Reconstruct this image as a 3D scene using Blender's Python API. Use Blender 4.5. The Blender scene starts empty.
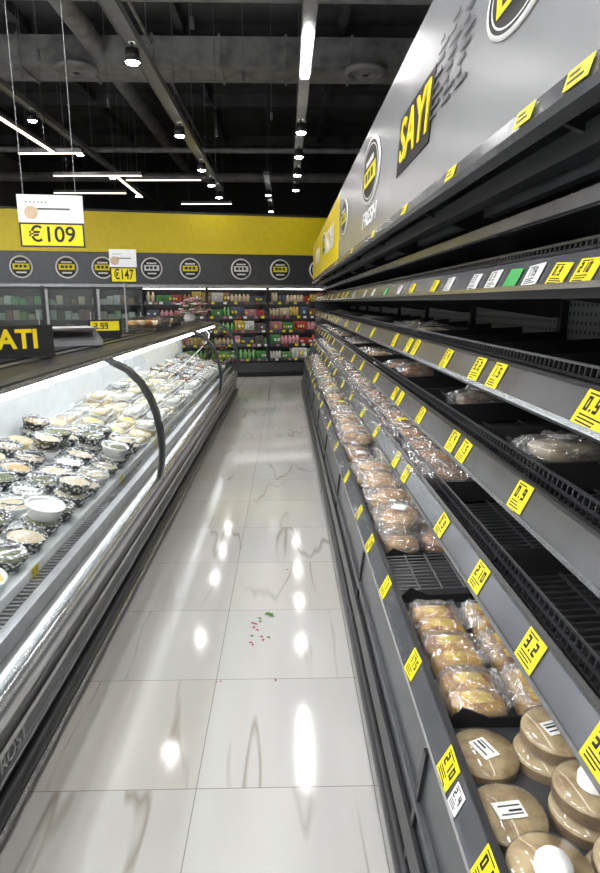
import bpy, math, random
from mathutils import Vector, Matrix, noise
random.seed(7)
S=bpy.context.scene
S.view_settings.view_transform='Standard'
S.view_settings.exposure=0.45
COL=S.collection

# ---------------------------------------------------------------- materials
MATS={}
def nt(name):
    m=bpy.data.materials.new(name); m.use_nodes=True
    t=m.node_tree; t.nodes.clear()
    out=t.nodes.new('ShaderNodeOutputMaterial')
    return m,t,out
def pbr(name,col,rough=.5,metal=0.,emit=0.,ecol=None,var=.08,scale=12.,bump=0.,bscale=60.,coat=0.,col2=None,stretch=(1,1,1)):
    if name in MATS: return MATS[name]
    m,t,out=nt(name)
    p=t.nodes.new('ShaderNodeBsdfPrincipled')
    p.inputs['Roughness'].default_value=rough; p.inputs['Metallic'].default_value=metal
    p.inputs['Coat Weight'].default_value=coat
    tc=t.nodes.new('ShaderNodeTexCoord'); mp=t.nodes.new('ShaderNodeMapping')
    mp.inputs['Scale'].default_value=stretch
    t.links.new(tc.outputs['Object'],mp.inputs['Vector'])
    n=t.nodes.new('ShaderNodeTexNoise'); n.inputs['Scale'].default_value=scale; n.inputs['Detail'].default_value=4
    t.links.new(mp.outputs['Vector'],n.inputs['Vector'])
    r=t.nodes.new('ShaderNodeValToRGB')
    c2=col2 if col2 else tuple(max(0,c*(1-var*2)) for c in col)
    r.color_ramp.elements[0].color=(*c2,1); r.color_ramp.elements[1].color=(*col,1)
    r.color_ramp.elements[0].position=.35; r.color_ramp.elements[1].position=.62
    t.links.new(n.outputs['Fac'],r.inputs['Fac']); t.links.new(r.outputs['Color'],p.inputs['Base Color'])
    if emit>0:
        p.inputs['Emission Color'].default_value=(*(ecol or col),1); p.inputs['Emission Strength'].default_value=emit
    if bump>0:
        n2=t.nodes.new('ShaderNodeTexNoise'); n2.inputs['Scale'].default_value=bscale; n2.inputs['Detail'].default_value=3
        t.links.new(tc.outputs['Object'],n2.inputs['Vector'])
        b=t.nodes.new('ShaderNodeBump'); b.inputs['Strength'].default_value=bump; b.inputs['Distance'].default_value=.01
        t.links.new(n2.outputs['Fac'],b.inputs['Height']); t.links.new(b.outputs['Normal'],p.inputs['Normal'])
    t.links.new(p.outputs['BSDF'],out.inputs['Surface'])
    MATS[name]=m; return m
def clear(name,tint=(1,1,1),base=.04,rough=.08,bump=0.,bscale=40,haze=0.,edge=.8):
    m,t,out=nt(name)
    tr=t.nodes.new('ShaderNodeBsdfTransparent'); tr.inputs['Color'].default_value=(*tint,1)
    g=t.nodes.new('ShaderNodeBsdfGlossy'); g.inputs['Roughness'].default_value=rough
    lw=t.nodes.new('ShaderNodeLayerWeight'); lw.inputs['Blend'].default_value=.5
    pw=t.nodes.new('ShaderNodeMath'); pw.operation='POWER'; pw.inputs[1].default_value=4.5
    t.links.new(lw.outputs['Facing'],pw.inputs[0])
    ad=t.nodes.new('ShaderNodeMath'); ad.operation='MULTIPLY_ADD'; ad.inputs[1].default_value=edge; ad.inputs[2].default_value=base; ad.use_clamp=True
    t.links.new(pw.outputs[0],ad.inputs[0])
    mx=t.nodes.new('ShaderNodeMixShader')
    t.links.new(ad.outputs[0],mx.inputs[0]); t.links.new(tr.outputs[0],mx.inputs[1]); t.links.new(g.outputs[0],mx.inputs[2])
    if bump>0:
        tc=t.nodes.new('ShaderNodeTexCoord')
        n2=t.nodes.new('ShaderNodeTexVoronoi'); n2.inputs['Scale'].default_value=bscale; n2.feature='F1'
        n3=t.nodes.new('ShaderNodeTexNoise'); n3.inputs['Scale'].default_value=bscale*.5
        va=t.nodes.new('ShaderNodeVectorMath'); va.operation='MULTIPLY_ADD'; va.inputs[1].default_value=(.05,.05,.05)
        t.links.new(tc.outputs['Object'],n3.inputs['Vector']); t.links.new(n3.outputs['Color'],va.inputs[0]); t.links.new(tc.outputs['Object'],va.inputs[2])
        t.links.new(va.outputs[0],n2.inputs['Vector'])
        b=t.nodes.new('ShaderNodeBump'); b.inputs['Strength'].default_value=bump; b.inputs['Distance'].default_value=.02
        t.links.new(n2.outputs['Distance'],b.inputs['Height']); t.links.new(b.outputs['Normal'],g.inputs['Normal'])
    last=mx
    if haze>0:
        d=t.nodes.new('ShaderNodeBsdfDiffuse'); d.inputs['Color'].default_value=(.8,.82,.84,1)
        m2=t.nodes.new('ShaderNodeMixShader'); m2.inputs[0].default_value=haze
        t.links.new(mx.outputs[0],m2.inputs[1]); t.links.new(d.outputs[0],m2.inputs[2]); last=m2
    t.links.new(last.outputs[0],out.inputs['Surface'])
    MATS[name]=m; return m
def mth(t,op,a,b=None,c=None):
    n=t.nodes.new('ShaderNodeMath'); n.operation=op
    for i,v in enumerate((a,b,c)):
        if v is None: continue
        if isinstance(v,(int,float)): n.inputs[i].default_value=v
        else: t.links.new(v,n.inputs[i])
    return n.outputs[0]
def mixc(t,f,a,b):
    n=t.nodes.new('ShaderNodeMix'); n.data_type='RGBA'
    if isinstance(f,(int,float)): n.inputs[0].default_value=f
    else: t.links.new(f,n.inputs[0])
    for idx,v in ((6,a),(7,b)):
        if isinstance(v,tuple): n.inputs[idx].default_value=(*v,1)
        else: t.links.new(v,n.inputs[idx])
    return n.outputs[2]

def floor_mat():
    m,t,out=nt('polished_marble_tile')
    g=t.nodes.new('ShaderNodeNewGeometry'); sp=t.nodes.new('ShaderNodeSeparateXYZ')
    t.links.new(g.outputs['Position'],sp.inputs[0])
    u=mth(t,'DIVIDE',mth(t,'ADD',sp.outputs[0],.31),.6)
    v=mth(t,'DIVIDE',mth(t,'SUBTRACT',sp.outputs[1],.52),.6)
    fu=mth(t,'FRACT',mth(t,'ADD',u,100)); fv=mth(t,'FRACT',mth(t,'ADD',v,100))
    e=mth(t,'MINIMUM',mth(t,'MINIMUM',fu,mth(t,'SUBTRACT',1,fu)),mth(t,'MINIMUM',fv,mth(t,'SUBTRACT',1,fv)))
    grout=mth(t,'LESS_THAN',e,.003)
    cb=t.nodes.new('ShaderNodeCombineXYZ'); t.links.new(mth(t,'FLOOR',u),cb.inputs[0]); t.links.new(mth(t,'FLOOR',v),cb.inputs[1])
    wn=t.nodes.new('ShaderNodeTexWhiteNoise'); wn.noise_dimensions='2D'; t.links.new(cb.outputs[0],wn.inputs['Vector'])
    off=t.nodes.new('ShaderNodeVectorMath'); off.operation='SCALE'; off.inputs[3].default_value=23
    t.links.new(wn.outputs['Color'],off.inputs[0])
    av=t.nodes.new('ShaderNodeVectorMath'); av.operation='ADD'
    t.links.new(g.outputs['Position'],av.inputs[0]); t.links.new(off.outputs[0],av.inputs[1])
    mp=t.nodes.new('ShaderNodeMapping'); mp.inputs['Rotation'].default_value=(0,0,.6); mp.inputs['Scale'].default_value=(2.2,.26,1)
    t.links.new(av.outputs[0],mp.inputs['Vector'])
    n=t.nodes.new('ShaderNodeTexNoise'); n.inputs['Scale'].default_value=1.1; n.inputs['Detail'].default_value=3; n.inputs['Roughness'].default_value=.45
    t.links.new(mp.outputs[0],n.inputs['Vector'])
    d=mth(t,'ABSOLUTE',mth(t,'SUBTRACT',n.outputs['Fac'],.5))
    vr=t.nodes.new('ShaderNodeMapRange'); vr.inputs[1].default_value=0; vr.inputs[2].default_value=.009; vr.inputs[3].default_value=1; vr.inputs[4].default_value=0
    t.links.new(d,vr.inputs[0])
    n2=t.nodes.new('ShaderNodeTexNoise'); n2.inputs['Scale'].default_value=1.6; t.links.new(av.outputs[0],n2.inputs['Vector'])
    mr=t.nodes.new('ShaderNodeMapRange'); mr.inputs[1].default_value=.42; mr.inputs[2].default_value=.60
    t.links.new(n2.outputs['Fac'],mr.inputs[0])
    vein=mth(t,'MULTIPLY',vr.outputs[0],mth(t,'MULTIPLY',mr.outputs[0],.7))
    n3=t.nodes.new('ShaderNodeTexNoise'); n3.inputs['Scale'].default_value=2; n3.inputs['Detail'].default_value=5; t.links.new(mp.outputs[0],n3.inputs['Vector'])
    base=mixc(t,n3.outputs['Fac'],(.43,.42,.405),(.60,.595,.575))
    warm=mth(t,'MULTIPLY',mth(t,'GREATER_THAN',wn.outputs['Value'],.90),.16)
    base=mixc(t,warm,base,(.58,.50,.37))
    c=mixc(t,vein,base,(.25,.205,.15))
    c=mixc(t,mth(t,'MULTIPLY',grout,.8),c,(.22,.20,.18))
    p=t.nodes.new('ShaderNodeBsdfPrincipled'); t.links.new(c,p.inputs['Base Color'])
    p.inputs['Roughness'].default_value=.09; p.inputs['IOR'].default_value=1.65
    n4=t.nodes.new('ShaderNodeTexNoise'); n4.inputs['Scale'].default_value=2.5; t.links.new(g.outputs['Position'],n4.inputs['Vector'])
    b=t.nodes.new('ShaderNodeBump'); b.inputs['Strength'].default_value=.05; b.inputs['Distance'].default_value=.02
    t.links.new(n4.outputs['Fac'],b.inputs['Height']); t.links.new(b.outputs[0],p.inputs['Normal'])
    t.links.new(p.outputs[0],out.inputs[0]); return m
def perf_mat():
    m,t,out=nt('perforated_steel')
    g=t.nodes.new('ShaderNodeNewGeometry'); sp=t.nodes.new('ShaderNodeSeparateXYZ'); t.links.new(g.outputs['Position'],sp.inputs[0])
    a=mth(t,'SUBTRACT',mth(t,'FRACT',mth(t,'MULTIPLY',mth(t,'ADD',sp.outputs[1],20),28)),.5)
    b=mth(t,'SUBTRACT',mth(t,'FRACT',mth(t,'MULTIPLY',sp.outputs[2],28)),.5)
    d=mth(t,'SQRT',mth(t,'ADD',mth(t,'MULTIPLY',a,a),mth(t,'MULTIPLY',b,b)))
    k=mth(t,'LESS_THAN',d,.22)
    c=mixc(t,k,(.20,.205,.21),(.008,.008,.008))
    p=t.nodes.new('ShaderNodeBsdfPrincipled'); t.links.new(c,p.inputs['Base Color']); p.inputs['Roughness'].default_value=.45
    t.links.new(p.outputs[0],out.inputs[0]); return m
def mottle(name,c1,c2,scale,th=.5,rough=.3):
    m,t,out=nt(name); tc=t.nodes.new('ShaderNodeTexCoord')
    v=t.nodes.new('ShaderNodeTexVoronoi'); v.inputs['Scale'].default_value=scale; t.links.new(tc.outputs['Object'],v.inputs['Vector'])
    k=mth(t,'LESS_THAN',v.outputs['Distance'],th)
    p=t.nodes.new('ShaderNodeBsdfPrincipled'); t.links.new(mixc(t,k,c1,c2),p.inputs['Base Color']); p.inputs['Roughness'].default_value=rough
    t.links.new(p.outputs[0],out.inputs[0]); return m

M_floor=floor_mat(); M_perf=perf_mat()
black=pbr('black_plastic',(.018,.018,.020),.35)
blackm=pbr('black_painted_steel',(.026,.027,.029),.3,.2)
wire=pbr('wire_rack_grey',(.055,.057,.062),.3,.4)
wirel=pbr('chromed_wire_basket',(.20,.20,.21),.3,.6)
dgray=pbr('charcoal_steel',(.085,.088,.095),.32,.4)
panelg=pbr('grey_kick_panel',(.085,.088,.098),.3,.4)
rail=pbr('price_rail_grey',(.16,.165,.18),.25,.5,var=.15,scale=3)
silver=pbr('brushed_stainless',(.56,.57,.59),.24,.9,var=.12,scale=5,stretch=(30,1,30))
steel2=pbr('satin_aluminium',(.40,.41,.43),.3,.7)
hdr=pbr('header_silver_paint',(.40,.405,.42),.25,.3,var=.05,scale=1.5)
yel=pbr('yellow_paint',(.93,.72,.01),.4,var=.03)
yeltag=pbr('yellow_tag_paper',(.92,.78,.01),.45,var=.05,scale=30)
white=pbr('white_card',(.85,.85,.84),.45,var=.03)
green=pbr('green_tag',(.08,.45,.12),.4)
ink=pbr('black_ink',(.01,.01,.01),.5)
inkg=pbr('grey_ink',(.09,.09,.1),.5)
whitein=pbr('white_enamel_liner',(.84,.87,.9),.25,var=.03)
dwall=pbr('dark_wall_paint',(.07,.072,.078),.8)
dceil=pbr('dark_ceiling_paint',(.11,.113,.12),.85,var=.2,scale=2)
duct=pbr('galvanised_duct_grey',(.42,.425,.43),.45,.1,var=.2,scale=4)
trackm=pbr('track_grey',(.24,.245,.255),.4,.3)
LED=pbr('led_cool',(1,1,1),.5,emit=70,ecol=(1,.985,.96),var=0)
LEDfill=pbr('added_fill_panel',(1,1,1),.5,emit=46,ecol=(.985,.99,1),var=0)  # glow for the added fill panels on the left, no known lamp
LEDw=pbr('led_warm',(1,.95,.85),.5,emit=4,ecol=(1,.80,.56),var=0)
SPOT=pbr('spot_lens',(1,1,1),.5,emit=60,ecol=(1,.97,.93),var=0)
LEDcase=pbr('case_led',(1,1,1),.5,emit=12,ecol=(.95,.98,1),var=0)
LEDshelf=pbr('cooler_led',(1,1,1),.5,emit=7,ecol=(1,.95,.88),var=0)
FILLgon=pbr('shelf_underlight',(1,1,1),.5,emit=6,ecol=(1,.96,.9),var=0)  # glow added under the shelves to brighten products, no known lamp
glass=clear('curved_glass',(.95,.98,.975),.05,.01,edge=.5)
doorg=clear('cooler_door_glass',(.8,.86,.85),.06,.02)
film=clear('clear_film',(.98,.98,.98),.20,.09,bump=1.0,bscale=30,haze=.11,edge=.5)
lidc=clear('clear_lid',(.97,.98,1),.08,.08,haze=.05,edge=.6)
bread=pbr('bread_crust_brown',(.50,.23,.06),.5,col2=(.25,.09,.022),scale=18,bump=.3)
bread2=pbr('rye_brown',(.30,.14,.05),.6,col2=(.13,.055,.02),scale=20,bump=.4)
bread3=pbr('pale_bun',(.58,.37,.15),.55,col2=(.38,.18,.06),scale=15,bump=.2)
bread4=pbr('flour_white_roll',(.62,.55,.42),.6,col2=(.42,.32,.19),scale=15,bump=.2)
gold=pbr('golden_pastry',(.66,.38,.025),.35,col2=(.26,.09,.010),scale=24,bump=.3,stretch=(1,.5,1))
goldy=pbr('yellow_filling',(.80,.60,.05),.4,col2=(.60,.32,.03),scale=40)
seed=mottle('seeded_crust',(.12,.065,.03),(.40,.28,.16),90,.25,.6)
cake=pbr('pale_round_loaf',(.46,.35,.17),.45,col2=(.30,.19,.075),scale=26,bump=.3)
cakes=pbr('round_loaf_rim',(.28,.17,.06),.5,col2=(.15,.085,.03),scale=20)
pat=mottle('black_white_tub_print',(.02,.02,.02),(.82,.82,.8),55,.42)
cream=pbr('cream_cheese',(.82,.74,.55),.45,col2=(.70,.54,.30),scale=25)
orange=pbr('orange_salad',(.74,.36,.10),.5,col2=(.80,.60,.32),scale=60,bump=.4)
beige=pbr('beige_salad',(.70,.52,.30),.5,col2=(.80,.70,.55),scale=50,bump=.4)
olive=pbr('olive_mix',(.22,.24,.06),.4,col2=(.06,.06,.03),scale=60,bump=.4)
redf=pbr('red_peppers',(.50,.07,.03),.35,col2=(.25,.03,.02),scale=50)
whitef=pbr('white_cheese',(.84,.82,.76),.4,var=.06,bump=.1)

# ---------------------------------------------------------------- mesh builder
class MB:
    def __init__(s,name): s.n=name; s.v=[]; s.f=[]; s.mi=[]; s.sm=[]; s.mats=[]
    def k(s,m):
        if m not in s.mats: s.mats.append(m)
        return s.mats.index(m)
    def add(s,vs,fs,m,sm=False,M=None):
        o=len(s.v)
        if M is not None: vs=[M@Vector(v) for v in vs]
        s.v+= [tuple(v) for v in vs]; k=s.k(m)
        for f in fs: s.f.append(tuple(i+o for i in f)); s.mi.append(k); s.sm.append(sm)
    def box(s,x0,x1,y0,y1,z0,z1,m,M=None):
        vs=[(x,y,z) for x in(x0,x1) for y in(y0,y1) for z in(z0,z1)]
        s.add(vs,[(0,1,3,2),(4,6,7,5),(0,4,5,1),(2,3,7,6),(0,2,6,4),(1,5,7,3)],m,False,M)
    def prism(s,pr,y0,y1,m,M=None,sm=False):
        n=len(pr); vs=[(x,y0,z) for x,z in pr]+[(x,y1,z) for x,z in pr]
        fs=[(i,(i+1)%n,(i+1)%n+n,i+n) for i in range(n)]
        s.add(vs,fs,m,sm,M); s.add(vs,[tuple(range(n))[::-1],tuple(range(n,2*n))],m,False,M)
    def ribbon(s,pr,y0,y1,m,sm=True,M=None):
        n=len(pr); s.add([(x,y0,z) for x,z in pr]+[(x,y1,z) for x,z in pr],[(i,i+1,i+1+n,i+n) for i in range(n-1)],m,sm,M)
    def lathe(s,pr,m,seg=20,M=None,sm=True):
        vs=[];fs=[]
        for r,z in pr:
            for i in range(seg):
                a=2*math.pi*i/seg; vs.append((r*math.cos(a),r*math.sin(a),z))
        for j in range(len(pr)-1):
            for i in range(seg): fs.append((j*seg+i,j*seg+(i+1)%seg,(j+1)*seg+(i+1)%seg,(j+1)*seg+i))
        s.add(vs,fs,m,sm,M)
    def disc(s,r,z,m,seg=20,M=None):
        s.add([(r*math.cos(2*math.pi*i/seg),r*math.sin(2*math.pi*i/seg),z) for i in range(seg)],[tuple(range(seg))],m,False,M)
    def tube(s,p0,p1,r,m,seg=8):
        p0=Vector(p0);p1=Vector(p1);d=(p1-p0);L=d.length
        q=d.to_track_quat('Z','Y').to_matrix().to_4x4(); M=Matrix.Translation(p0)@q
        s.lathe([(r,0),(r,L)],m,seg,M); s.disc(r,0,m,seg,M); s.disc(r,L,m,seg,M)
    def blob(s,c,sz,m,rot=0,e=.6,nz=.0,seg=16,rings=9,tilt=0,cr=0.,smooth=True):
        M=Matrix.Translation(c)@Matrix.Rotation(rot,4,'Z')@Matrix.Rotation(tilt,4,'X')
        sp=lambda a,p: math.copysign(abs(a)**p,a)
        vs=[];fs=[]; ph=random.random()*9; po=Vector((ph*7,ph*3,ph))
        for j in range(rings+1):
            t=-math.pi/2+math.pi*j/rings
            for i in range(seg):
                a=2*math.pi*i/seg
                k=1+nz*math.sin(3.1*a+ph+2*t)*math.cos(5*t+ph*2)+nz*.6*math.sin(7*a+ph*3)
                v=Vector((sz[0]*k*sp(math.cos(t),e)*sp(math.cos(a),e),sz[1]*k*sp(math.cos(t),e)*sp(math.sin(a),e),sz[2]*k*sp(math.sin(t),e)))
                if cr>0:
                    d=abs(noise.noise(v*26+po))*1.6+.5*abs(noise.noise(v*60+po))-.35
                    v=v+v.normalized()*d*cr
                vs.append(v)
        for j in range(rings):
            for i in range(seg): fs.append((j*seg+i,j*seg+(i+1)%seg,(j+1)*seg+(i+1)%seg,(j+1)*seg+i))
        s.add(vs,fs,m,smooth,M)
    def fin(s,c,w,l,m,rot=0,dz=.02):
        M=Matrix.Translation(c)@Matrix.Rotation(rot,4,'Z'); n=12; vs=[];fs=[]
        for j in range(4):
            for i in range(n+1):
                vs.append((l*j/3*random.uniform(.9,1.1),(i/n-.5)*w*(.75+.15*j),random.uniform(-1,1)*.007+dz*j/3))
        for j in range(3):
            for i in range(n): fs.append((j*(n+1)+i,j*(n+1)+i+1,(j+1)*(n+1)+i+1,(j+1)*(n+1)+i))
        s.add(vs,fs,m,False,M)
    def build(s,parent=None,loc=None):
        me=bpy.data.meshes.new(s.n); me.from_pydata(s.v,[],s.f)
        for m in s.mats: me.materials.append(m)
        me.polygons.foreach_set('material_index',s.mi); me.polygons.foreach_set('use_smooth',s.sm); me.update()
        ob=bpy.data.objects.new(s.n,me); COL.objects.link(ob)
        if parent: ob.parent=parent
        return ob
def empty(n,loc=(0,0,0),rz=0):
    e=bpy.data.objects.new(n,None); e.location=loc; e.rotation_euler=(0,0,rz); COL.objects.link(e); e.empty_display_size=.1; return e
def text(body,name,size,M,mat,parent=None,ext=.002,shear=0,align='CENTER',bold=0,sx=1):
    c=bpy.data.curves.new(name,'FONT'); c.body=body; c.size=size; c.extrude=ext; c.shear=shear; c.align_x=align; c.align_y='CENTER'; c.offset=bold
    c.materials.append(mat); o=bpy.data.objects.new(name,c); COL.objects.link(o)
    if parent: o.parent=parent
    o.matrix_local=M@Matrix.Diagonal((sx,1,1,1))
    return o
def frame(o,u,v):
    u=Vector(u).normalized(); v=Vector(v).normalized(); n=u.cross(v)
    return Matrix((( u.x,v.x,n.x,o[0]),(u.y,v.y,n.y,o[1]),(u.z,v.z,n.z,o[2]),(0,0,0,1)))
SEG={'0':'abcdef','1':'bc','2':'abged','3':'abgcd','4':'fgbc','5':'afgcd','6':'afgedc','7':'abc','8':'abcdefg','9':'abcdfg','E':'afged'}
def digits(b,txt,M,h,m,th=None):
    w=h*.55; th=th or h*.16; x=0
    R={'a':(0,w,h-th,h),'g':(0,w,h/2-th/2,h/2+th/2),'d':(0,w,0,th),'f':(0,th,h/2,h),'e':(0,th,0,h/2),'b':(w-th,w,h/2,h),'c':(w-th,w,0,h/2)}
    for ch in txt:
        if ch==' ': x+=w*.6; continue
        if ch=='.':
            b.add([(x,0,0),(x+th,0,0),(x+th,th,0),(x,th,0)],[(0,1,2,3)],m,False,M); x+=th*2; continue
        for sg in SEG[ch]:
            a,c,d,e=R[sg]; b.add([(x+a,d,0),(x+c,d,0),(x+c,e,0),(x+a,e,0)],[(0,1,2,3)],m,False,M)
        x+=w+th

# ---------------------------------------------------------------- room
def simple(name,x0,x1,y0,y1,z0,z1,m):
    b=MB(name); b.box(x0,x1,y0,y1,z0,z1,m); return b.build()
lwall=pbr('light_grey_wall_paint',(.55,.55,.54),.8)
simple('floor',-9,2.6,-5,22,-.1,0,M_floor)
simple('wall_left',-9.1,-9,-5,22,0,6.3,lwall)
simple('wall_right',2.6,2.7,-5,22,0,6.3,dwall)
simple('wall_back',-9,2.6,22,22.1,0,6.3,dwall)
simple('wall_front',-9,2.6,-5.1,-5,0,6.3,lwall)
b=MB('ceiling'); b.box(-9,2.6,-5,22,6.2,6.3,dceil)
for y in (4.5,8,11.5,15,18.5): b.box(-9,2.6,y,y+.18,5.95,6.2,dceil)
for x in (-7,-4.4,-1.8,.9): b.box(x,x+.12,-5,22,6.02,6.2,dceil)
CEIL=b.build()

b=MB('ventilation_duct')
z=5.45
b.box(-9,2.55,11.1,11.9,z-.02,z+.42,duct)
for i in range(11): b.box(-8.8+i*1.1,-8.76+i*1.1,11.07,11.93,z-.05,z+.45,duct)
for x in (-3.45,1.35):
    M=Matrix.Translation((x,11.1,z-.05))
    b.lathe([(.12,.05),(.34,0),(.36,-.06),(.27,-.1),(.25,-.04),(.18,-.1),(.15,-.05),(.05,-.1)],duct,24,M)
b.tube((-9,9.2,5.6),(2.5,9.2,5.6),.05,duct); b.tube((-9,9.5,5.7),(2.5,9.5,5.7),.03,duct)
b.tube((-9,7.6,5.75),(2.5,7.6,5.75),.04,duct); b.tube((-9,6.6,5.75),(2.5,6.6,5.75),.07,duct)
b.tube((-9,14.5,4.9),(2.5,14.5,4.9),.06,duct); b.tube((-9,17.5,4.9),(2.5,17.5,4.9),.12,duct,12)
b.tube((-5.2,-4,5.5),(-5.2,21,5.5),.09,duct,12); b.tube((-2.2,-4,5.75),(-2.2,21,5.75),.03,duct,8)
b.tube((-3.1,-4,5.7),(-3.1,21,5.7),.16,duct,14)
for x in(-5.2,-2.6,0,1.6): b.tube((x,9.35,5.6),(x,9.35,6.2),.012,trackm,5)
b.build()

def track(name,x,z,y0,y1,w,tubes,spots,mat=None):
    e=empty(name)
    b=MB('track_housing'); b.box(x-w/2,x+w/2,y0,y1,z,z+.07,trackm)
    b.box(x-w/2-.008,x-w/2,y0,y1,z-.012,z+.07,trackm); b.box(x+w/2,x+w/2+.008,y0,y1,z-.012,z+.07,trackm)
    y=y0+.4
    while y<y1: b.tube((x,y,z+.06),(x,y,6.2),.005,steel2,5); y+=1.6
    for sy in spots:
        b.tube((x,sy,z),(x,sy,z-.06),.012,blackm)
        M=Matrix.Translation((x,sy,z-.17))
        b.lathe([(.02,.12),(.065,.115),(.075,.0),(.067,.0),(.065,.01)],blackm,16,M)
    b.build(e)
    l=MB('led_lens')
    for a,c in tubes: l.box(x-w*.32,x+w*.32,a,c,z-.02,z-.001,mat or LED)
    for sy in spots: l.lathe([(.066,.004),(.055,-.012),(.001,-.02)],SPOT,16,Matrix.Translation((x,sy,z-.17)))
    l.build(e)
track('added_fill_track',.216,4.0,-4.5,13.4,.11,[(-3.6,-2.4),(-1.2,0.),(1.2,2.4),(3.6,4.6),(6.1,7.25)],[8.8,10.2,11.6,13.1])
track('added_fill_track',-1.45,4.0,-4.5,14.2,.13,[(-3.0,-1.8),(-.6,.6),(2.4,3.4)],[4.6,6.4,9.0,11.2,12.6,14.0])
track('added_fill_track',-3.0,4.1,-4.5,5.6,.24,[(-4,-2.5),(-1.8,-.3),(.4,1.9),(2.6,4.1)],[],LEDfill)  # added fill panels, off to the left, to brighten the right-hand shelves
track('added_fill_track',-4.8,4.1,-4.5,7.0,.3,[(-4,-2.5),(-1.8,-.3),(.4,1.9),(2.6,4.1),(4.8,6.3)],[],LEDfill)  # second added fill row, wider for more light on the shelves
track('added_fill_track',-6.9,4.1,-4.5,9.4,.3,[(-4,-2.5),(-1.,.5),(2,3.5),(5,6.5),(7.4,8.9)],[],LEDfill)  # outermost added fill row, made up for its light
track('added_fill_track',-.4,4.2,13.5,20,.11,[],[14.9,17.5])
track('added_fill_track',-3.9,4.5,8.0,20,.09,[],[10.2,12.4,14.6,17.0])
e=empty('pendant_led_line'); b=MB('housing'); l=MB('diffuser'); sw=MB('suspension_wires')
def ledline(p0,p1):
    z=4.0; x0,y0=p0;x1,y1=p1
    d=Vector((x1-x0,y1-y0,0)); L=d.length; M=Matrix.Translation((x0,y0,z))@Matrix.Rotation(math.atan2(d.y,d.x),4,'Z')
    b.box(0,L,-.03,.03,0,.06,trackm,M); l.box(0,L,-.026,.026,-.012,-.0005,LEDw,M)
    for t in(.15,.85): sw.tube((x0+d.x*t,y0+d.y*t,z+.05),(x0+d.x*t,y0+d.y*t,6.2),.004,steel2,5)
for p in [((-4.4,10.8),(-3.35,10.75)),((-4.5,12.6),(-2.8,12.55)),((-3.2,13.0),(-1.7,12.95)),((-3.3,12.65),(-3.36,15)),((-2.6,16),(-1.35,15.95)),((-3.8,8.4),(-3.8,10.7)),((-5.2,14.5),(-3.6,14.5))]: ledline(*p)
b.build(e); l.build(e)
for (x,y) in ((-.5,8),(-.9,6.6),(-1.1,10.5),(-.2,9.6),(-2.4,9.0),(-2.7,7.4)): sw.tube((x,y,4.3),(x,y,6.2),.004,steel2,5); sw.tube((x,y,4.3),(x,y,4.2),.02,trackm,8)
sw.build(CEIL)

# ---------------------------------------------------------------- back facade with coolers
FA=empty('refrigerated_wall_display',(1.3,13.5,0),math.radians(11))
b=MB('cabinet')
b.box(-9.2,1.1,.0,.9,1.95,2.57,dgray)
b.box(-9.2,1.1,-.05,.9,2.57,3.33,yel)
b.box(-9.2,1.1,-.06,.92,3.33,3.37,blackm)
b.box(-9.2,1.1,.08,.9,0,.34,blackm)
b.box(-9.2,1.1,.82,.9,.34,1.95,blackm)
b.box(-9.2,1.1,.0,.10,1.90,1.97,steel2)
b.box(-9.2,1.1,.05,.1,.1,.3,dgray)
for x in (-4.35,-3.0,-1.7,-.42,1.06): b.box(x-.03,x+.03,.1,.82,.34,1.92,blackm)
LV=[.38,.70,1.0,1.3,1.6]
for z in LV:
    b.box(-4.3,1.05,.14,.8,z-.03,z,blackm); b.box(-4.3,1.05,.115,.14,z-.05,z+.01,rail)
b.build(FA)
l=MB('shelf_led')
for z in LV[1:]+[1.91]: l.box(-4.3,1.05,.16,.19,z-.045,z-.032,LEDshelf)
l.box(-9.1,-4.5,.16,.19,1.86,1.875,LEDshelf)
l.build(FA)
b=MB('round_logo_plaques')
for i,x in enumerate((-.6,-1.45,-2.28,-3.33,-4.1,-5.05,-5.73,-6.57,-7.4,-8.2)):
    M=Matrix.Translation((x,-.002,2.27))@Matrix.Rotation(math.pi/2,4,'X')
    b.lathe([(.215,0),(.215,.02),(.185,.024)],white,28,M); b.disc(.19,.023,ink,28,M)
    mm=[yeltag,white][(i+1)%2 if i<3 else 0] if i!=4 else white
    b.box(-.15,.15,-.05,.06,.024,.028,mm,M); b.box(-.1,.1,.08,.11,.024,.028,white,M); b.box(-.09,.09,-.12,-.09,.024,.028,white,M)
    b.box(-.11,-.05,-.015,.035,.028,.03,ink,M); b.box(-.03,.02,-.015,.035,.028,.03,ink,M); b.box(.05,.1,-.015,.035,.028,.03,ink,M)
b.build(FA)
b=MB('cooler_doors')
x=-9.2
while x<-4.4:
    b.box(x,x+.07,.0,.12,.34,1.92,blackm)
    b.box(x+.07,x+.12,.02,.07,.4,1.87,steel2)
    b.box(x+.07,x+.98,.02,.06,.36,.42,blackm); b.box(x+.07,x+.98,.02,.06,1.85,1.91,blackm)
    b.box(x+.9,x+.92,-.04,-.02,.8,1.4,steel2)
    b.box(x+.12,x+.97,.035,.045,.42,1.85,doorg)
    for z in (.65,.95,1.25,1.55): b.box(x+.07,x+.98,.2,.8,z-.02,z,dgray)
    x+=.98
b.build(FA)
pc=[pbr('pkg_%d'%i,c,.35,var=.1,scale=20) for i,c in enumerate([(.55,.55,.5),(.42,.05,.04),(.07,.24,.06),(.45,.33,.06),(.26,.13,.06),(.5,.22,.25),(.07,.09,.14),(.5,.42,.28),(.13,.3,.1),(.10,.09,.08),(.40,.12,.1)])]
b=MB('shelf_groceries')
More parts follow.
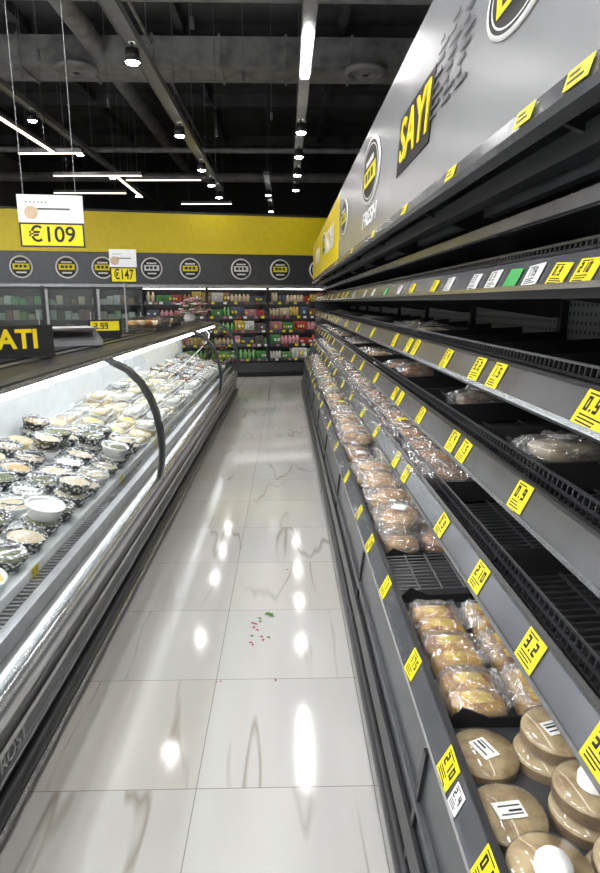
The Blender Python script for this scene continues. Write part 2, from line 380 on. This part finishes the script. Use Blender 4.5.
for li,z in enumerate(LV):
    x=-4.25
    while x<.95:
        m=random.choice(pc) if li not in(0,) else random.choice([pc[2],pc[8],pc[0],pc[8]])
        w=random.uniform(.05,.1); h=random.uniform(.12,.22); n=random.randint(2,5); kind=random.random()
        for i in range(n):
            if x>.95: break
            if kind<.5:
                b.box(x,x+w*.9,.2,.5,z,z+h,m); b.box(x+.01,x+w*.8,.196,.2,z+h*.3,z+h*.6,random.choice([white,yeltag,m,m]))
            else:
                for yy in (.24,.36):
                    M=Matrix.Translation((x+w/2,yy,z)); b.lathe([(w*.44,0),(w*.44,h*.65),(w*.2,h*.8),(w*.2,h)],m,8,M); b.disc(w*.2,h,white,8,M)
            x+=w
        x+=.01
    x=-4.2
    while x<1.0:
        b.box(x,x+.07,.108,.114,z-.045,z+.005,random.choice([yeltag,white,pc[5],pc[1]])); x+=random.uniform(.1,.3)
x=-9.1
while x<-4.5:
    for z in (.42,.65,.95,1.25,1.55):
        h=random.uniform(.1,.2); b.box(x,x+.12,.25,.5,z,z+h,random.choice([pc[0],pc[7],pc[4],pc[9],pc[8]]))
    x+=.14
b.build(FA)

# ---------------------------------------------------------------- LEFT display case
CA=empty('refrigerated_display_case')
Y0,Y1=-1.6,10.3
b=MB('case_body')
b.box(-1.85,-.93,Y0,Y1,0,.10,black)
b.prism([(-1.85,.10),(-.87,.10),(-.86,.30),(-.86,.36),(-1.85,.36)],Y0,Y1,dgray)
b.prism([(-.86,.345),(-.835,.36),(-.828,.40),(-.835,.44),(-.86,.455),(-.90,.46),(-.95,.46),(-.95,.36)],Y0,Y1,silver,sm=True)
b.box(-.865,-.850,Y0,Y1,.275,.295,silver)
b.box(-.868,-.85,Y0,Y1,.195,.205,steel2)
b.prism([(-.87,.10),(-.835,.105),(-.825,.125),(-.835,.15),(-.87,.155)],Y0,Y1,black,sm=True)
b.prism([(-.87,.045),(-.845,.05),(-.838,.06),(-.845,.07),(-.87,.075)],Y0,Y1,silver,sm=True)
b.box(-.97,-.93,Y0,Y1,.44,.52,steel2)
b.box(-1.04,-.97,Y0,Y1,.46,.50,blackm)
b.prism([(-1.04,.46),(-1.04,.54),(-1.76,.74),(-1.76,.46)],Y0,Y1,whitein)
b.box(-1.85,-1.76,Y0,Y1,.36,1.20,whitein)
y=0.9
while y<10.2:
    b.box(-1.035,-.975,y,y+.012,.50,.508,silver); y+=.03
b.prism([(-1.15,1.235),(-1.15,1.27),(-1.20,1.285),(-1.85,1.285),(-1.85,1.20),(-1.25,1.215)],Y0,Y1,black)
b.box(-1.85,-1.45,Y0,Y1,1.285,1.30,black)
b.box(-1.16,-1.135,Y0,Y1,1.24,1.262,silver)
b.prism([(-1.36,1.286),(-1.42,1.286),(-1.42,1.295),(-1.36,1.295)],Y0,Y1,dgray)
GP=[(-.85,.46),(-.830,.56),(-.824,.66),(-.83,.77),(-.850,.88),(-.885,.99),(-.94,1.09),(-1.02,1.175),(-1.15,1.245)]
def off(pr,d):
    out=[]
    for i,(x,z) in enumerate(pr):
        a=pr[max(i-1,0)];c=pr[min(i+1,len(pr)-1)]; tx,tz=c[0]-a[0],c[1]-a[1]; L=math.hypot(tx,tz); out.append((x+tz/L*d,z-tx/L*d))
    return out
for y in (.2,3.89,7.6):
    b.prism(off(GP,.012)+off(GP,-.02)[::-1],y-.028,y+.028,black)
    b.prism(off(GP,.014)+off(GP,.010)[::-1],y+.032,y+.045,silver)
    b.box(-.87,-.86,y-.004,y+.004,.1,.35,black)
ep=off(GP,.01)+[(-1.85,1.28),(-1.85,.1),(-.87,.1)]
b.prism(off(GP,.012)+off(GP,-.03)[::-1],Y1-.04,Y1+.05,black)
b.prism([(-.87,.1),(-.85,.46),(-1.2,.5),(-1.85,.7),(-1.85,.1)],Y1,Y1+.05,blackm); b.prism(ep,Y0-.05,Y0+.01,blackm)
b.build(CA)
g=MB('curved_front_glass')
for a,c in ((Y0,.175),(.225,3.865),(3.915,7.575),(7.625,Y1-.01)): g.ribbon(GP,a,c,glass)
g.build(CA)
l=MB('case_led_strip'); l.box(-1.27,-1.20,Y0+.05,Y1-.05,1.19,1.205,LEDcase); l.box(-1.70,-1.66,Y0+.05,Y1-.05,1.185,1.198,LEDcase); l.build(CA)
text('FROST','maker_plate_text',.075,frame((-.857,1.62,.240),(0,1,0),(0,0,1)) ,steel2,CA)

b=MB('deli_food_assortment')
TL=math.atan(.2/.72)
def tub(x,y,z,r,content,outer,tilt=0,lid=True,h=.06):
    M=Matrix.Translation((x,y,z))@Matrix.Rotation(TL+random.uniform(-.05,.05),4,'Y')@Matrix.Rotation(random.uniform(0,6),4,'Z')
    b.lathe([(0.001,0),(r*.78,0),(r*.95,h*.85),(r,h*.9),(r*1.03,h),(r*.9,h),(r*.88,h*.8)],outer,22,M)
    b.lathe([(r*.88,h*.8),(r*.6,h*.93),(r*.3,h*1.02),(.001,h*1.02)],content,22,M)
    if lid:
        b.lathe([(r*1.0,h*1.02),(r*.92,h*1.2),(r*.85,h*1.25),(.001,h*1.25)],lidc,22,M)
        if random.random()<.4:
            b.lathe([(r*.9,h*1.27),(r*.66,h*1.27)],pat,22,M)
def wheel(x,y,z,r,h,m):
    M=Matrix.Translation((x,y,z))@Matrix.Rotation(TL,4,'Y'); b.lathe([(.001,0),(r*.96,0),(r,h*.2),(r,h*.8),(r*.96,h),(.001,h)],m,22,M)
    if random.random()<.6: b.box(-r*.4,r*.4,-r*.3,r*.3,h,h+.001,random.choice([white,yeltag]),M@Matrix.Rotation(random.random()*3,4,'Z'))
def tray(x,y,z,w,d,m):
    M=Matrix.Translation((x,y,z))@Matrix.Rotation(TL,4,'Y')@Matrix.Rotation(random.uniform(-.15,.15),4,'Z')
    b.prism([(-w/2*.85,0),(w/2*.85,0),(w/2,.03),(w/2-.008,.03),(w/2*.8,.008),(-w/2*.8,.008),(-w/2+.008,.03),(-w/2,.03)],-d/2,d/2,white,M)
    for i in range(3):
        b.blob(M@Vector((0,(i-1)*d*.3,.025)),(w*.4,d*.15,.018),m,e=.5,nz=.03,seg=12,rings=6)
    b.blob(M@Vector((0,0,.022)),(w*.47,d*.48,.034),lidc,e=.35,nz=.02,seg=14,rings=6)
cont=[cream,whitef,orange,beige,beige,whitef,cream,olive]
y=.9
while y<10.1:
    for j,x in enumerate((-1.135,-1.315,-1.495,-1.67)):
        zz=.54+(-1.04-x)*.2778+.003
        xx=x+random.uniform(-.004,.004); yy=y+random.uniform(-.008,.008)+(j%2)*.095
        if yy>10.15: continue
        if y<2.15 and j<2:
            tub(xx,yy,zz,.089,random.choice([orange,beige,cream,orange]),white,lid=random.random()<.6)
            if random.random()<.35: tub(xx+.02,yy,zz+.074,.087,random.choice(cont),random.choice([pat,white]))
        elif y<4.3:
            if j==3 and random.random()<.6: wheel(xx,yy,zz,.08,.05,random.choice([whitef,cream,cream]))
            else:
                tub(xx,yy,zz,.088,random.choice(cont),pat if random.random()<.8 else white)
                if random.random()<.5: tub(xx+.02,yy,zz+.074,.087,random.choice(cont),pat if random.random()<.8 else white)
        elif y<7.4:
            if random.random()<.6: tray(xx,yy,zz,.165,.175,random.choice([cream,beige,whitef,whitef]))
            else: wheel(xx,yy,zz,.083,.05,random.choice([whitef,cream]))
            if random.random()<.35: tray(xx+.015,yy,zz+.055,.16,.17,random.choice([whitef,cream]))
        else: 
            if random.random()<.5: tub(xx,yy,zz,.086,random.choice(cont),random.choice([white,pat]))
            else: tray(xx,yy,zz,.165,.175,random.choice([cream,redf,orange,whitef]))
    y+=.192
b.build(CA)
b=MB('price_tickets')
y=1.3
while y<10:
    M=frame((-1.045,y,.515),(0,1,0),(-.3,0,1))
    M=frame((-1.036,y,.505),(0,1,0),(0,0,1))
    b.add([(0,0,0),(.07,0,0),(.07,.04,0),(0,.04,0)],[(0,1,2,3)],yeltag if random.random()<.4 else white,False,M)
    digits(b,random.choice(['1.99','2.45','3.10']),M@Matrix.Translation((.006,.01,.001)),.022,ink); y+=random.uniform(.4,.8)
b.build(CA)

# things standing on the case top
e=empty('counter_name_sign',(-1.50,3.36,1.301),math.radians(34))
b=MB('sign_board'); b.box(-.46,.21,-.02,.02,0.015,.175,black); b.box(-.46,.21,-.04,.04,0,.015,blackm); b.build(e)
text('YITATI','sign_letters',.145,frame((-.075,-.023,.095),(1,0,0),(0,0,1)),yel,e,.003,bold=.004,sx=.95)
e=empty('counter_scale',(-1.58,4.42,1.301),math.radians(25))
b=MB('scale_body'); b.prism([(-.2,0),(.2,0),(.2,.03),(-.2,.11)],-.22,.22,steel2,Matrix.Rotation(-math.pi/2,4,'Z')); b.box(-.2,.2,-.15,.16,.112,.12,dgray)
for i in range(7): b.box(-.17,.17,-.16+i*.045,-.145+i*.045,.121,.124,white)
b.build(e)
e=empty('counter_price_sign',(-1.55,5.25,1.301),math.radians(30))
b=MB('stand'); b.box(-.12,.12,-.04,.04,0,.015,blackm); b.prism([(-.14,.015),(.14,.015),(.14,.15),(-.14,.15)],-.006,.006,ink)
b.add([(-.12,-.008,.06),(.12,-.008,.06),(.12,-.008,.14),(-.12,-.008,.14)],[(0,1,2,3)],yeltag); digits(b,'2.99',frame((-.09,-.01,.075),(1,0,0),(0,0,1)),.05,ink); b.build(e)
for by in (6.75,7.6):
    e=empty('wire_produce_basket',(-1.57,by,1.301))
    b=MB('basket')
    b.box(-.2,.2,-.3,.3,0,.01,blackm)
    for i in range(13):
        yy=-.3+i*.05
        b.tube((-.2,yy,.005),(-.24,yy*1.1,.12),.004,blackm,5); b.tube((.2,yy,.005),(.24,yy*1.1,.12),.004,blackm,5)
    for zz,k in((.06,.22),(.12,.24)):
        b.tube((-k,-.3*1.08,zz),(-k,.3*1.08,zz),.005,blackm,5); b.tube((k,-.3*1.08,zz),(k,.3*1.08,zz),.005,blackm,5)
        b.tube((-k,-.32,zz),(k,-.32,zz),.005,blackm,5); b.tube((-k,.32,zz),(k,.32,zz),.005,blackm,5)
    b.build(e)
    b=MB('basket_bread')
    for i in range(9): b.blob((random.uniform(-.12,.12),-.24+i*.06,.06+random.uniform(0,.02)),(.07,.04,.035),random.choice([bread3,bread,cream,bread4]),rot=random.random(),e=.8,seg=10,rings=6)
    b.build(e)
pink=pbr('pink_petals',(.62,.16,.24),.6,col2=(.75,.5,.5),scale=40); leaf=pbr('leaf_green',(.08,.22,.04),.5,scale=30)
e=empty('flower_bouquet_vase',(-1.52,9.7,1.301))
b=MB('vase'); b.lathe([(.001,0),(.08,0),(.1,.06),(.07,.12),(.09,.15)],white,18); b.build(e)
b=MB('flowers')
for i in range(75):
    a=random.random()*6.28; r=random.uniform(0,.28); z=.26+random.uniform(-.1,.12)-r*.35
    p=Vector((r*math.cos(a)+.08,r*math.sin(a),z)); b.tube((0,0,.1),p,.004,leaf,5)
    for k in range(5):
        q=k*1.256; b.blob(p+Vector((.024*math.cos(q),.024*math.sin(q),.005)),(.024,.024,.012),pink if i%3 else whitef,e=1,seg=6,rings=4)
    q=random.random()*6; b.blob(p*.8+Vector((0,0,.04)),(.05,.016,.006),leaf,rot=q,e=1,seg=8,rings=4,tilt=.5)
b.build(e)

def hsign(name,loc,w,h,rz,txt,hangz=None,pole=None):
    e=empty(name,loc,rz); b=MB('board')
    b.box(-w/2,w/2,-.01,.01,0,h,white)
    b.box(-w/2,w/2,-.012,-.0101,0,h*.47,yeltag)
    fr=.012
    for (x0,x1,z0,z1) in ((-w/2,w/2,0,fr),(-w/2,w/2,h*.47-fr,h*.47),(-w/2,-w/2+fr,0,h*.47),(w/2-fr,w/2,0,h*.47)): b.box(x0,x1,-.014,-.0121,z0,z1,ink)
    for i in range(6): b.box(-w*.38+i*w*.06,-w*.38+i*w*.06+w*.03,-.0125,-.0101,h*.85,h*.87,inkg)
    b.box(-w*.2,w*.3,-.0125,-.0101,h*.72,h*.75,inkg)
    b.lathe([(.001,0),(h*.13,0)],pbr('tan_motif',(.6,.45,.3),.6),16,frame((-w*.3,-.0125,h*.66),(1,0,0),(0,0,1)))
    if hangz:
        for sx in(-w*.4,w*.4): b.tube((sx,0,h),(sx,0,hangz),.003,trackm,5)
    if pole:
        b.tube((0,0,0),(0,0,-pole),.009,steel2); b.box(-.08,.08,-.06,.06,-pole,-pole+.012,blackm)
    b.build(e)
    text(txt,'price_figures',h*.42,frame((0,-.0145,h*.235),(1,0,0),(0,0,1)),ink,e,.0005,bold=.002,sx=min(1,w/h*.8))
    return e
hsign('hanging_price_sign',(-1.74,4.75,2.00),.46,.37,math.radians(8),'€109',hangz=6.2-2.0)
hsign('counter_pole_price_sign',(-1.56,6.02,1.781),.25,.31,math.radians(12),'€147',pole=.48)

# ---------------------------------------------------------------- RIGHT gondola
GO=empty('supermarket_shelving_unit')
GY0,GY1=-1.5,11.4
XB=1.18
b=MB('shelf_frame')
b.box(XB,XB+.04,GY0,GY1,.1,2.62,M_perf)
b.box(.34,XB,GY0,GY1,0,.09,black)
b.prism([(.31,.09),(.355,.50),(XB,.50),(XB,.09)],GY0,GY1,panelg)
b.prism([(.293,.07),(.285,.10),(.285,.14),(.30,.16),(.33,.16),(.33,.07)],GY0,GY1,black,sm=True)
b.prism([(.305,.20),(.318,.20),(.326,.27),(.313,.27)],GY0,GY1,blackm)
b.prism([(.322,.335),(.336,.335),(.338,.35),(.324,.35)],GY0,GY1,dgray)
y=GY0+.3
while y<GY1:
    b.prism([(.298,.10),(.345,.49),(.36,.49),(.315,.10)],y-.012,y+.012,black)
    b.box(XB-.03,XB,y-.02,y+.02,.1,2.6,blackm)
    y+=1.25
SH=[(.37,.55,.09),(.50,.90,.05),(.55,1.15,.05),(.55,1.413,.05),(.55,1.667,.04)]
RD=[]
for si,(x,z,dp) in enumerate(SH):
    lo=(x-.014,z-.038); hi=(x+.020,z+.030)
    b.prism([lo,hi,(x+.030,z+.030),(x+.030,z-.038)],GY0,GY1,rail)
    b.prism([(lo[0]-.006,lo[1]-.004),(lo[0]-.004,lo[1]+.008),(lo[0]+.004,lo[1]+.004),(lo[0]+.004,lo[1]-.004)],GY0,GY1,silver)
    b.prism([(hi[0]-.004,hi[1]),(hi[0]+.000,hi[1]+.007),(hi[0]+.012,hi[1]+.007),(hi[0]+.012,hi[1])],GY0,GY1,black)
    RD.append((lo,hi))
    dz=z-dp
    b.prism([(x+.03,dz-.02),(x+.03,dz),(XB,dz+.03),(XB,dz+.01)],GY0,GY1,blackm)
    if si==0: b.box(x+.02,x+.03,GY0,GY1,.49,z+.03,black)
    y=.5
    while y<6.0:
        b.prism([(x+.035,dz+.008),(x+.035,dz+.014),(XB-.01,dz+.044),(XB-.01,dz+.036)],y,y+.009,wire)
        y+=.03
    for k in range(4):
        xx=x+.1+k*.14; zz=dz+.016+.03*(xx-x)/(XB-x); b.box(xx,xx+.008,.5,6.0,zz-.002,zz+.003,wire)
    if si>0:
        fx=x+.05; y=.5
        while y<7:
            b.prism([(fx,dz),(fx+.02,z+.06),(fx+.024,z+.06),(fx+.004,dz)],y,y+.004,wire); y+=.025
        for zz,k in ((z+.06,.02),(z+.035,.015),(z+.01,.01)): b.box(fx+k-.002,fx+k+.004,.3,GY1,zz-.003,zz+.003,wire)
    y=GY0+.3
    while y<GY1:
        b.prism([(x+.04,dz-.02),(XB,dz+.01),(XB,dz-.09),(XB-.08,dz-.09)],y-.006,y+.006,blackm); y+=1.25
for yy in [2.09+.03*i for i in range(11)]:
    b.tube((.42,yy,.53),(1.1,yy,.56),.0035,wirel,5)
for xx in [.42+.085*i for i in range(9)]:
    b.tube((xx,2.08,.532+.03*(xx-.42)/.68),(xx,2.40,.532+.03*(xx-.42)/.68),.004,wirel,5)
b.build(GO)
l=MB('added_shelf_fill_strips')  # added glowing strips tucked behind the rails, only there to light products
for si in (1,2,3):
    x,z,dp=SH[si]; l.box(x+.06,x+.075,GY0,GY1,z-dp-.032,z-dp-.024,FILLgon)
l.build(GO)
b=MB('shelf_dividers')
def divider(si,y,h=.10):
    x,z,dp=SH[si]; dz=z-dp
    b.prism([(x+.05,dz+.01),(x+.05,dz+.06),(x+.09,dz+.10),(x+.16,dz+h+.03),(XB-.03,dz+h+.05),(XB-.03,dz+.03)],y,y+.006,black)
for si in range(5):
    y=.75+.13*si
    while y<11:
        if not(si==0): divider(si,y,.07)
        y+= .45 if si in(2,3,4) else .62
for y in (1.37,2.05,2.42,4.7,7.2,9.3): divider(0,y,.04)
b.build(GO)
b=MB('header_canopy')
b.prism([(.497,1.985),(.505,2.60),(.53,2.615),(1.2,2.615),(1.2,2.56),(.55,2.56),(.53,2.0)],GY0,GY1,hdr)
b.prism([(.485,1.93),(.478,1.945),(.49,1.985),(.53,1.985),(.53,1.93)],GY0,GY1,rail)
b.prism([(.53,1.955),(.53,2.02),(XB,2.10),(XB,2.04)],GY0,GY1,blackm)
b.prism([(.60,1.90),(.60,1.95),(.66,1.955),(.66,1.90)],GY0,GY1,dgray)
b.prism([(.80,1.93),(.80,1.99),(.84,1.99),(.84,1.93)],GY0,GY1,steel2)
b.prism([(.66,1.80),(.655,1.82),(.70,1.83),(XB,1.87),(XB,1.85),(.70,1.80)],GY0,GY1,blackm)
b.prism([(.655,1.80),(.648,1.805),(.650,1.84),(.66,1.84)],GY0,GY1,rail)
y=GY0+.3
while y<GY1:
    b.prism([(.52,1.96),(XB,2.04),(XB,1.75),(XB-.05,1.75)],y-.008,y+.008,blackm); y+=1.25
b.box(.50,1.2,GY1,GY1+.02,1.93,2.62,hdr)
b.prism([(.36,.09),(.38,.58),(.55,.95),(.55,1.7),(.9,1.75),(.9,2.6),(1.22,2.6),(1.22,.09)],GY1,GY1+.03,dgray)
b.prism([(.4965,2.0),(.5035,2.58),(.502,2.58),(.494,2.0)],5.9,11.3,yel)
b.build(GO)
b=MB('header_logos')
def hx(z): return .497+(z-1.985)/.615*.008-.004
def hlogo(y,z,r,ty=True):
    M=frame((hx(z),y,z),(0,-1,0),(0,0,1))@Matrix.Diagonal((2.2,1,1,1))
    b.lathe([(r,0),(r,.004),(r*.9,.006)],white,32,M); b.disc(r*.93,.005,ink,32,M)
    b.lathe([(r*.82,.0055),(r*.78,.0055)],white,32,M)
    b.box(-r*.62,r*.62,-r*.35,r*.15,.0055,.007,yeltag,M); b.box(-r*.4,r*.4,r*.25,r*.42,.0055,.007,white,M)
    for k in (-.45,-.15,.15): b.box(r*k,r*(k+.2),-r*.22,r*.06,.007,.0075,ink,M)
hlogo(3.74,2.34,.175); hlogo(1.42,2.27,.10); hlogo(5.35,2.30,.14); hlogo(8.1,2.33,.14)
for i in range(8):
    M=frame((hx(2.2),2.12,2.40-i*.028),(0,-1,0),(0,0,1))
    o=.015*i
    for j in range(3): b.box(j*.15-o,j*.15-o+(.05+.07*((i*3+j*5)%4)/3),0,.010,0,.002,inkg,M)
M=frame((hx(2.25),2.52,2.25),(0,-1,0),(0,0,1))
b.prism([(-.34,-.11),(.28,-.11),(.36,.11),(-.26,.11)],0,.002,ink,M@Matrix(((1,0,0,0),(0,0,1,0),(0,1,0,0),(0,0,0,1))))
b.build(GO)
text('SAYI','header_lettering',.22,frame((hx(2.25)-.004,2.52,2.25),(0,-1,0),(0,0,1)),yel,GO,.002,.25,bold=.004,sx=1.25)
text('FRESH','header_lettering',.12,frame((hx(2.1)-.002,3.75,2.09),(0,-1,0),(0,0,1)),white,GO,.002,.25,bold=.002,sx=1.8)
text('AGORA','header_lettering',.34,frame((.490,7.0,2.27),(0,-1,0),(0,0,1)),white,GO,.002,.1,bold=.005)
text('AGORA','header_lettering',.34,frame((.490,9.6,2.27),(0,-1,0),(0,0,1)),white,GO,.002,.1)

b=MB('price_tags')
def tag(si,y,m,w=.07,h=.066,txt=None):
    lo,hi=RD[si]; u=Vector((0,-1,0)); v=Vector((hi[0]-lo[0],0,hi[1]-lo[1])).normalized()
    n=u.cross(v); o=Vector((lo[0],y,lo[1]))+v*.004+n*.0035
    tw=random.uniform(-.07,.07)
    M=frame(o,u,v)@Matrix.Rotation(tw,4,'Z')
    b.box(0,w,0,h,-.001,.0008,m,M)
    if y<5.5 and (m is yeltag or m is white):
        t=txt or random.choice(['1.5','2.4','0.9','3.2','175','210'])
        digits(b,t,M@Matrix.Translation((w*.14,h*.42,.0014)),h*.42,ink,h*.09)
        for k in range(3): b.box(w*.12,w*random.uniform(.55,.88),h*(.08+.10*k),h*(.08+.10*k)+h*.05,.0008,.0013,ink,M)
        b.box(w*.1,w*.6,h*.88,h*.93,.0008,.0013,ink,M)
for si,ys in enumerate([[.95,1.22,1.62,2.12,2.55,2.95,3.6,4.4,5.2,6.3],[.85,1.14,1.48,1.86,2.45,2.68,3.3,3.9,4.6,5.3,6.2,7],[.8,1.38,1.84,1.97,2.45,2.9,3.05,3.7,4.4,5,6,7.1],[.8,1.10,1.6,1.76,2.1,2.6,2.75,3.1,3.9,4.7,5.6,6.6],[.9,1.04,1.16,1.27,1.40,1.52,1.66,1.82,2.1,2.3,2.7,3.0,3.4,3.9,4.3,5]]):
    for i,y in enumerate(ys):
        if si==4: m=[white,white,yeltag,yeltag,white,green,white][i%7]
        else: m=yeltag
        wd=.08
        if si==3 and y in(1.10,): wd=.115
        tag(si,y,m,wd,.05 if si==4 else .07)
    y=ys[-1]+.6
    while y<11: tag(si,y,yeltag); y+=random.uniform(.4,.9)
tag(0,1.12,white,.05,.05)
for y in (.7,1.12,1.35,1.9,2.6,3.5,4.6,6):
    M=frame((.475,y,1.948),(0,-1,0),(.012,0,.04)); b.box(0,.09,0,.034,0,.0015,yeltag,M)
    b.box(.01,.07,.008,.014,.0015,.002,ink,M); b.box(.01,.05,.02,.026,.0015,.002,ink,M)
b.build(GO)

# products
b=MB('packaged_bread_assortment')
def deckz(si,x):
    X,z,dp=SH[si]; return z-dp+.018+.03*(x-X)/(XB-X)
def bag(si,x,y,sx,sy,sz,m,rot=0,n=1,fin=True,zo=0,e=.7,tilt=0):
    z=deckz(si,x)+zo
    for i in range(n):
        o=(i-(n-1)/2)*2*sy*.98/n
        p=Matrix.Rotation(rot,3,'Z')@Vector((0,o,0))
        b.blob((x+p.x,y+p.y,z+sz*.93),(sx*.80,sy*.85/n,sz*.82),m,rot=rot,e=e,nz=.03,tilt=tilt)
    near=y<5
    b.blob((x,y,z+sz),(sx*1.04,sy*1.04,sz*1.05),film,rot=rot,e=.6,nz=.02,seg=34 if near else 18,rings=18 if near else 10,cr=.032,tilt=tilt)
    if fin:
        d=random.choice([0,1])
        p=Matrix.Rotation(rot,3,'Z')@Vector((-sx,0,0)); b.fin((x+p.x,y+p.y,z+sz),sy*1.3,.03+.04*d,film,rot+math.pi,.03)
        p=Matrix.Rotation(rot,3,'Z')@Vector((sx,0,0)); b.fin((x+p.x,y+p.y,z+sz),sy*1.3,.06,film,rot,.03)
        p=Matrix.Rotation(rot,3,'Z')@Vector((0,-sy,0)); b.fin((x+p.x,y+p.y,z+sz),sx*1.3,.06,film,rot-math.pi/2,.035)
    if random.random()<.4: b.box(-sx*.35,sx*.3,-sy*.3,sy*.3,0,.001,random.choice([white,yeltag,white]),Matrix.Translation((x,y,z+sz*2.1))@Matrix.Rotation(rot,4,'Z'))
k=0
for y in (.72,.90,1.08,1.26):
    for x in (.475,.645,.82):
        z=deckz(0,x); tl=random.uniform(-.12,.12)
        for lv in range(2 if (x>.6 or y<.95) else 1):
            r=.083; h=.042
            M=Matrix.Translation((x+random.uniform(-.012,.012)+.01*lv,y+random.uniform(-.012,.012),z+.002+lv*.047))@Matrix.Rotation(tl*(lv),4,'X')@Matrix.Rotation(random.random()*6,4,'Z')
            b.lathe([(.001,0),(r*.93,0),(r,.008),(r,h*.8)],cakes,26,M); b.lathe([(r,h*.8),(r*.95,h),(r*.6,h*1.03),(.001,h*1.03)],cake,26,M)
            b.lathe([(r*1.015,0),(r*1.015,h*.85),(r*.97,h*1.08),(.001,h*1.1)],lidc,26,M)
        c=k%4; k+=1
        T=M@Matrix.Translation((0,0,h*1.12))
        if c in(0,1,2): b.box(-.035,.03,-.022,.022,0,.001,white,T); b.box(-.03,.02,-.012,-.008,.001,.0014,ink,T); b.box(-.03,.0,.0,.006,.001,.0014,ink,T); b.box(-.03,.02,.01,.014,.001,.0014,inkg,T)
        if c==3: b.lathe([(.034,0),(.034,.018),(.03,.026),(.001,.027)],white,20,T)
for i,y in enumerate((1.47,1.665,1.86)):
    for j,x in enumerate((.515,.70)):
        z=deckz(0,x)
        for q in range(2): b.blob((x,y-.045+q*.085,z+.035),(.076,.042,.036),gold,e=.45,nz=.02)
        b.blob((x,y-.045,z+.052),(.05,.03,.022),goldy,e=.5,nz=.03); b.blob((x,y+.042,z+.052),(.05,.03,.022),goldy,e=.5,nz=.03)
        b.blob((x,y,z+.040),(.086,.094,.045),film,e=.45,nz=.02,seg=34,rings=18,cr=.022)
        b.fin((x+.08,y,z+.05),.15,.055,film,0,.035); b.fin((x-.08,y,z+.04),.15,.03,film,math.pi,.02)
y=2.60
while y<11.1:
    for j,x in enumerate((.51,.71,.91)):
        m=random.choice([bread4,bread3,bread,bread4,bread3]) if y<4.6 else random.choice([bread4,bread,bread3,seed,bread4])
        bag(0,x,y+random.uniform(-.03,.03),.095,.13,.05,m,random.uniform(-.5,.5),n=random.choice([1,2]),zo=0)
        if random.random()<.8: bag(0,x+.02,y+.06,.095,.12,.042,random.choice([m,bread4,bread3]),random.uniform(-1.2,1.2),n=random.choice([1,2]),zo=.09,tilt=random.uniform(-.25,.25))
    y+=.28
y=2.3
while y<10.8:
    for j,x in enumerate((.64,.84)):
        m=random.choice([bread2,bread,bread,bread3,seed])
        bag(1,x,y+random.uniform(-.02,.02),.095,.10,.045,m,random.uniform(-.2,.2),n=random.choice([1,2]),e=.6)
    y+=.235
    if random.random()<.08: y+=.25
bag(1,.8,1.05,.10,.11,.03,bread2,.2)
for y in (1.25,1.4): bag(1,1.0,y,.10,.06,.03,bread2,.1,fin=False)
for y,x,m in ((1.74,.84,bread4),(1.42,.98,bread4),(2.60,.86,seed),(3.75,.82,bread),(3.98,.78,bread),(4.9,.76,bread3),(5.15,.76,bread3)):
    bag(2,x,y,.13,.10,.035 if m is bread4 else .045,m,random.uniform(-.3,.3),n=1)
y=5.6
while y<10.8:
    if random.random()<.6: bag(2,.76,y,.12,.11,.045,random.choice([bread,bread3,bread2,bread4]),random.uniform(-.2,.2))
    y+=.26
for y in (3.35,3.6,3.85,5.3,5.6,7.2,8.4,9.1):
    bag(3,.80,y,.13,.11,.04,random.choice([bread3,cream,bread4,olive]),random.uniform(-.2,.2))
b.build(GO)

b=MB('scattered_petals_and_leaves')
redp=pbr('red_petal',(.35,.02,.05),.5)
for (x,y,m,s) in [(-.12,2.86,leaf,.032),(-.10,2.85,leaf,.028),(-.14,2.82,leaf,.024),(-.18,2.78,redp,.022),(-.17,2.73,redp,.02),(-.11,2.64,redp,.022),(-.09,2.63,leaf,.022),(-.16,2.60,redp,.02),(-.18,2.66,leaf,.016),(-.05,2.3,redp,.009),(-.6,5.4,redp,.012),(-.55,6.2,leaf,.012),(-.66,5.0,leaf,.012),(.0,3.4,leaf,.008),(-.3,2.3,redp,.008)]:
    for q in range(2):
        M=Matrix.Translation((x+random.uniform(-.01,.01),y+random.uniform(-.01,.01),.0))@Matrix.Rotation(random.random()*6.28,4,'Z')
        b.add([(0,0,.001),(s*.5,s*.35,.006),(s*1.2,0,.002),(s*.5,-s*.35,.005),(s*.5,0,.001)],[(0,4,1),(1,4,2),(0,3,4),(3,2,4)],m,False,M)
b.build()

# ---------------------------------------------------------------- world & camera
w=bpy.data.worlds.new('store_world'); S.world=w; w.use_nodes=True
w.node_tree.nodes['Background'].inputs[0].default_value=(.5,.52,.55,1); w.node_tree.nodes['Background'].inputs[1].default_value=.3
cd=bpy.data.cameras.new('cam'); cam=bpy.data.objects.new('camera',cd); COL.objects.link(cam)
cd.sensor_fit='VERTICAL'; cd.sensor_height=36; cd.lens=600/873*36; cd.clip_start=.02; cd.clip_end=100
cam.location=(0,0,1.6); cam.rotation_euler=(math.radians(90-12.63),0,math.radians(-1.31))
S.camera=cam
